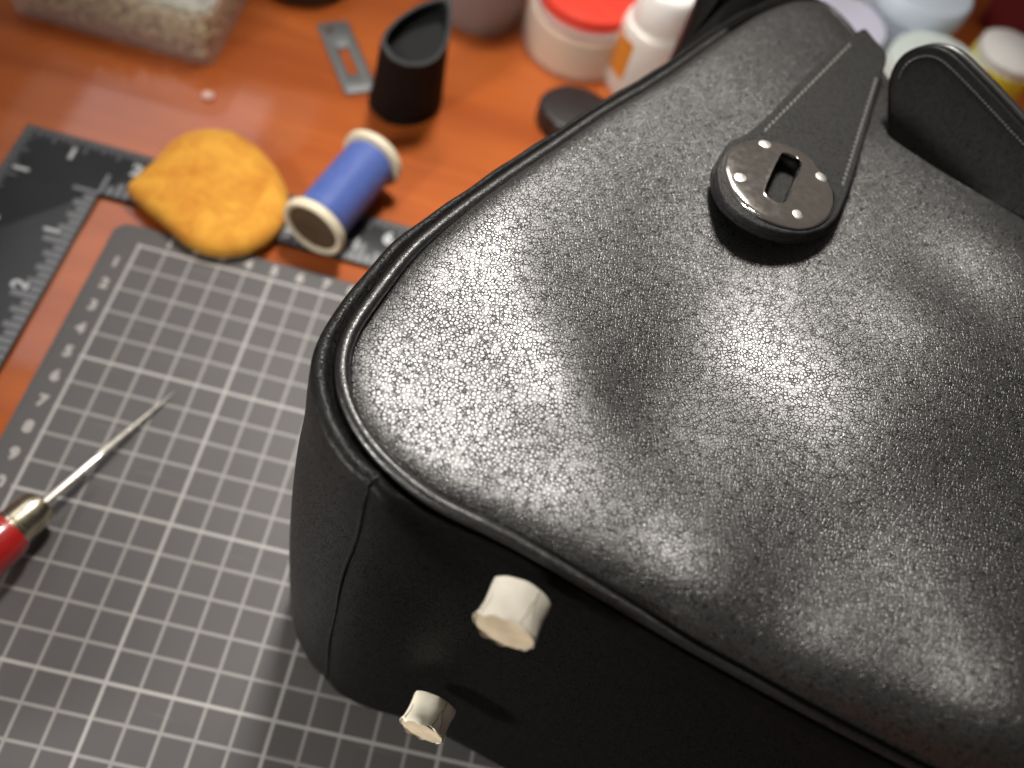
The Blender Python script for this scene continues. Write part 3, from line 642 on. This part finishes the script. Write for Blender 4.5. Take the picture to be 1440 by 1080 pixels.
ico = [(0, 0, 1.0), (0.894, 0, 0.447), (0.276, 0.851, 0.447), (-0.724, 0.526, 0.447), (-0.724, -0.526, 0.447), (0.276, -0.851, 0.447), (0.724, 0.526, -0.447), (-0.276, 0.851, -0.447), (-0.894, 0, -0.447), (-0.276, -0.851, -0.447), (0.724, -0.526, -0.447), (0, 0, -1)]
icf = [(0,1,2),(0,2,3),(0,3,4),(0,4,5),(0,5,1),(1,6,2),(2,7,3),(3,8,4),(4,9,5),(5,10,1),(2,6,7),(3,7,8),(4,8,9),(5,9,10),(1,10,6),(6,11,7),(7,11,8),(8,11,9),(9,11,10),(10,11,6)]
parts = []
for _ in range(5200):
    x = rng.uniform(BX0+0.35, BX1-0.35); y = rng.uniform(BY0+0.35, BY1-0.35)
    top = 1.85+0.35*math.sin(x*0.9+1)+0.25*math.sin(y*1.3); z = WD+0.28+top*rng.uniform(0, 1)**0.8
    q = rng.normal(size=(3, 3)); q, _r = np.linalg.qr(q); s = np.array([0.16, 0.09, 0.09])*rng.uniform(0.7, 1.2)
    parts.append(((np.array(ico)*s) @ q.T + np.array([x, y, z]), icf))
v, f = merge(parts); gb = obj('beads', v, f, M['grain_gold'], None, kind='stuff', smooth=False); gb['label'] = 'heap of pale gold beads inside the clear box'; gb['category'] = 'beads'

# ------------------------------------------------------------------ slotted metal plate
so = at(487, 82, WD); sa = at(508, 124, WD)-at(468, 30, WD); SLN = np.linalg.norm(sa[:2]); sa /= SLN; sb = np.array([-sa[1], sa[0], 0])
wid = abs((at(487, 22, WD)-at(447, 35, WD)) @ sb)
sl_ = thing('slotted_plate', 'flat grey metal plate with a long slot, beside the black leather cup', 'metal plate', tuple(so))
o_ = np.array([so[0], so[1], WD+0.02])
OUTL = rrect(-SLN/2-0.1, -wid/2, SLN/2+0.1, wid/2, 0.18, 7); SLOT = rrect(-0.55, -wid*0.17, 1.15, wid*0.17, 0.1, 7)
rs = [[o_+sa*x+sb*y+EZ*h for x, y in P_] for P_, h in ((inset(OUTL, 0.03), 0), (OUTL, 0.03), (OUTL, 0.09), (inset(OUTL, 0.03), 0.12), (inset(SLOT, -0.02), 0.12), (SLOT, 0.10), (SLOT, 0.0), (inset(OUTL, 0.03), 0))]
v, f = rings(rs, (False, False)); obj('metal_body', v, f, M['brushed'], sl_, sharp=50)
v, f = lathe([(0.10, 0.12), (0.19, 0.12), (0.21, 0.16), (0.19, 0.20), (0.10, 0.20), (0.08, 0.16), (0.10, 0.12)], o_+sa*(-SLN/2+0.45)-sb*0.30, EZ, 24); obj('eyelet', v, f, M['brass'], sl_)

# ------------------------------------------------------------------ black leather cup with a slanting drop-shaped mouth
cb = at(570, 138, WD); 
cup = thing('leather_cup', 'small black leather cup with a slanting pointed mouth standing on the wood', 'leather cup', (cb[0], cb[1], WD))
rim = [(533,62),(540,44),(560,24),(585,8),(612,-2),(632,-6),(636,12),(634,40),(628,66),(616,84),(596,94),(570,94),(548,84)]
ring_c = at(588, 46, WD+4.6)
rn = np.cross(at(633, 0, WD+5.0)-at(535, 62, WD+4.2), at(620, 75, WD+4.1)-at(560, 20, WD+5.0)); rn = rn if rn[2] > 0 else -rn; rn /= np.linalg.norm(rn)
RT = np.array([on(u, v, ring_c, rn) for u, v in rim]); RT = smoothloop(resample(RT, 80), 3); rc = RT.mean(0)
bt = np.array([at(570+52*math.cos(t), 138+40*math.sin(t), WD) for t in np.linspace(0, 2*math.pi, 80, endpoint=False)])
# match the stations of mouth and foot by angle
def byang(P):
    c = P.mean(0); a = np.arctan2(P[:, 1]-c[1], P[:, 0]-c[0]) % (2*math.pi); s = np.argsort(a); t = np.linspace(0, 2*math.pi, 80, endpoint=False)
    return np.stack([np.interp(t, np.r_[a[s]-2*math.pi, a[s], a[s]+2*math.pi], np.tile(P[s, k], 3)) for k in range(3)], 1)
RT = byang(RT); bt = byang(bt); bc = bt.mean(0)
rs = [bc+(bt-bc)*0.9, bt] + [bt*(1-t)+RT*t for t in (0.15, 0.3, 0.45, 0.6, 0.75, 0.88)] + [RT, rc+(RT-rc)*0.985+rn*0.07, rc+(RT-rc)*0.88+rn*0.07, rc+(RT-rc)*0.86]
RI = rc+(RT-rc)*0.86; BI = bc+(bt-bc)*0.86+EZ*0.3
v, f = rings(rs[8:], (False, False)); obj('cup_rim', v, f, M['rim'], cup, sharp=50)
v, f = rings(rs[:9], (True, False)); obj('cup_wall', v, f, M['cup'], cup, sharp=50)
v, f = rings([RI*(1-t)+BI*t for t in (0.0, 0.05, 0.10, 0.14)], (False, True)); obj('cup_lining', v, f, M['lining'], cup, sharp=50)

# ------------------------------------------------------------------ jars, bottles and lids at the back
def jar(name, label, cat, pos, specs):
    t = thing(name, label, cat, (pos[0], pos[1], WD)); o = np.array([pos[0], pos[1], WD])
    for nm, prof, mt in specs:
        v, f = lathe(prof, o, EZ, 64); obj(nm, v, f, mt, t)
    return t
p = at(672, 12, WD)
t = thing('ribbed_jar', 'smoky see-through ribbed jar behind the black leather cup', 'jar', (p[0], p[1], WD)); o = np.array([p[0], p[1], WD])
wob = lambda a, i: 1+0.018*math.cos(36*a)
pr = [(1.7, 0.0), (2.0, 0.05), (2.12, 0.3), (2.2, 1.5), (2.25, 4.8), (2.13, 4.8), (2.08, 1.5), (1.98, 0.35), (0.0, 0.3)]
v, f = lathe(pr, o, EZ, 216, wob=wob); obj('jar_wall', v, f, M['glass'], t)
v, f = lathe([(2.25, 4.82), (2.4, 4.82), (2.4, 5.5), (2.3, 5.6), (0.0, 5.6)], o, EZ, 64); obj('jar_lid', v, f, M['darkplastic'], t)
p = at(808, 62, WD)
jar('cream_jar', 'clear jar of beige paste with a coral red lid', 'jar', p, [
    ('paste', [(0.0, 0.12), (2.55, 0.12), (2.62, 0.3), (2.62, 2.1), (0.0, 2.15)], M['cream_fill']),
    ('jar_wall', [(2.4, 0.0), (2.68, 0.04), (2.78, 0.2), (2.78, 2.55), (2.72, 2.7), (2.5, 2.75), (2.5, 2.6), (2.66, 2.5), (2.66, 0.2), (0.0, 0.1)], M['clear']),
    ('lid', [(2.3, 2.5), (2.42, 2.55), (2.45, 3.0), (2.36, 3.2), (2.0, 3.28), (0.0, 3.3)], M['red_lid'])])
p = at(893, 118, WD)
bt_ = jar('white_bottle', 'white bottle with a white cap and an orange stripe behind the bag edge', 'bottle', p, [
    ('bottle_body', [(1.35, 0.0), (1.55, 0.08), (1.6, 0.3), (1.6, 3.3), (1.5, 3.6), (1.25, 3.75), (1.15, 3.85), (0.0, 3.9)], M['ivory']),
    ('cap', [(1.2, 3.8), (1.32, 3.85), (1.32, 5.3), (1.2, 5.45), (0.0, 5.5)], M['white'])])
o = np.array([p[0], p[1], WD])
ss = [[o+np.array([1.612*math.cos(a), 1.612*math.sin(a), z]) for a in np.linspace(math.radians(192), math.radians(238), 10)] for z in (1.1, 1.8, 2.6, 3.1)]
v, f = rings(ss, (False, False), closed=False); obj('orange_stripe', v, f, M['orange'], bt_)
p = at(798, 172, WD)
t = thing('dark_stopper', 'low dark brown stopper tucked against the bag, on the wood', 'stopper', (p[0], p[1], WD)); o = np.array([p[0], p[1], WD])
P_ = smoothloop(resample([(-1.3, -0.9), (-0.6, -1.5), (0.5, -1.7), (2.2, -1.5), (3.6, -0.8), (3.4, 0.2), (2.0, 0.8), (0.6, 1.35), (-0.5, 1.3), (-1.3, 0.6), (-1.6, -0.2)], 80), 4)
v, f = slab(P_, o, EX, EY, EZ, 0, 1.1, 0.18); obj('stopper_body', v, f, M['darkplastic'], t)
p = at(430, -28, WD)
jar('black_dish', 'round black rubber dish at the top edge, right of the clear box', 'dish', p, [('dish_body', [(1.6, 0), (1.95, 0.05), (2.1, 0.3), (2.15, 1.0), (2.05, 1.1), (1.9, 1.0), (1.8, 0.35), (0.0, 0.3)], M['darkdish'])])
def capjar(name, label, cat, u, v_, z, r, mt, lidm, body=None):
    p = at(u, v_, WD+z); return jar(name, label, cat, p, [
        ('jar_body', [(r*0.9, 0), (r*0.97, 0.1), (r*0.97, z-1.45), (r*0.85, z-1.25), (r*0.8, z-1.2), (0, z-1.2)], body or mt),
        ('cap', [(r*0.93, z-1.2), (r, z-1.12), (r, z-0.18), (r*0.95, z-0.03), (r*0.86, z), (0, z)], lidm)])
capjar('lilac_jar', 'lilac white jar just behind the pointed tip of the lock tab', 'jar', 1192, 28, 4.2, 2.05, M['lilac'], M['lilac'])
capjar('blue_jar', 'pale blue white jar at the top edge, between the lilac and mint jars', 'jar', 1305, -25, 5.0, 2.5, M['bluewhite'], M['bluewhite'])
capjar('mint_jar', 'mint white round capped jar behind the black upright flap', 'jar', 1325, 92, 4.4, 2.45, M['mint'], M['mint'])
capjar('pink_jar', 'dusty pink jar peeping over the top of the bag front', 'jar', 1085, -12, 3.6, 1.7, M['pink'], M['pink'])
p = at(1426, 70, WD+4.2)
yj = jar('yellow_jar', 'small white capped jar of yellow paint at the right edge', 'jar', p, [
    ('jar_body', [(1.5, 0), (1.6, 0.1), (1.6, 1.5), (1.5, 1.6), (0, 1.6)], M['darkplastic']), ('paint_band', [(1.55, 1.6), (1.66, 1.62), (1.66, 3.6), (1.55, 3.65)], M['yellow']),
    ('cap', [(1.45, 3.6), (1.62, 3.65), (1.62, 4.1), (1.5, 4.2), (0, 4.25)], M['white'])])
p = at(1425, 40, WD)
rb = thing('maroon_box', 'dark maroon cloth covered box in the top right corner', 'box', (p[0], p[1], WD))
v, f = slab(rrect(-2.0, -1.5, 14, 8, 0.25), np.array([p[0], p[1], WD]), np.array([0.92, -0.39, 0]), np.array([0.39, 0.92, 0]), EZ, 0, 4.2, 0.15); obj('box_body', v, f, M['maroon'], rb)
v, f = slab(rrect(-2.1, -1.6, 14.1, 8.1, 0.25), np.array([p[0], p[1], WD]), np.array([0.92, -0.39, 0]), np.array([0.39, 0.92, 0]), EZ, 4.22, 5.6, 0.15); obj('box_lid', v, f, M['maroon'], rb)
p = at(293, 137, WD)
v, f = lathe([(0.0, 0.0), (0.2, 0.02), (0.26, 0.12), (0.2, 0.2), (0.0, 0.22)], (p[0], p[1], WD), EZ, 24); q = obj('pink_bead', v, f, M['bead']); q['label'] = 'tiny shiny pink bead alone on the wood below the clear box'; q['category'] = 'bead'
for o_ in list(COL.objects):
    if '_o' in o_: del o_['_o']
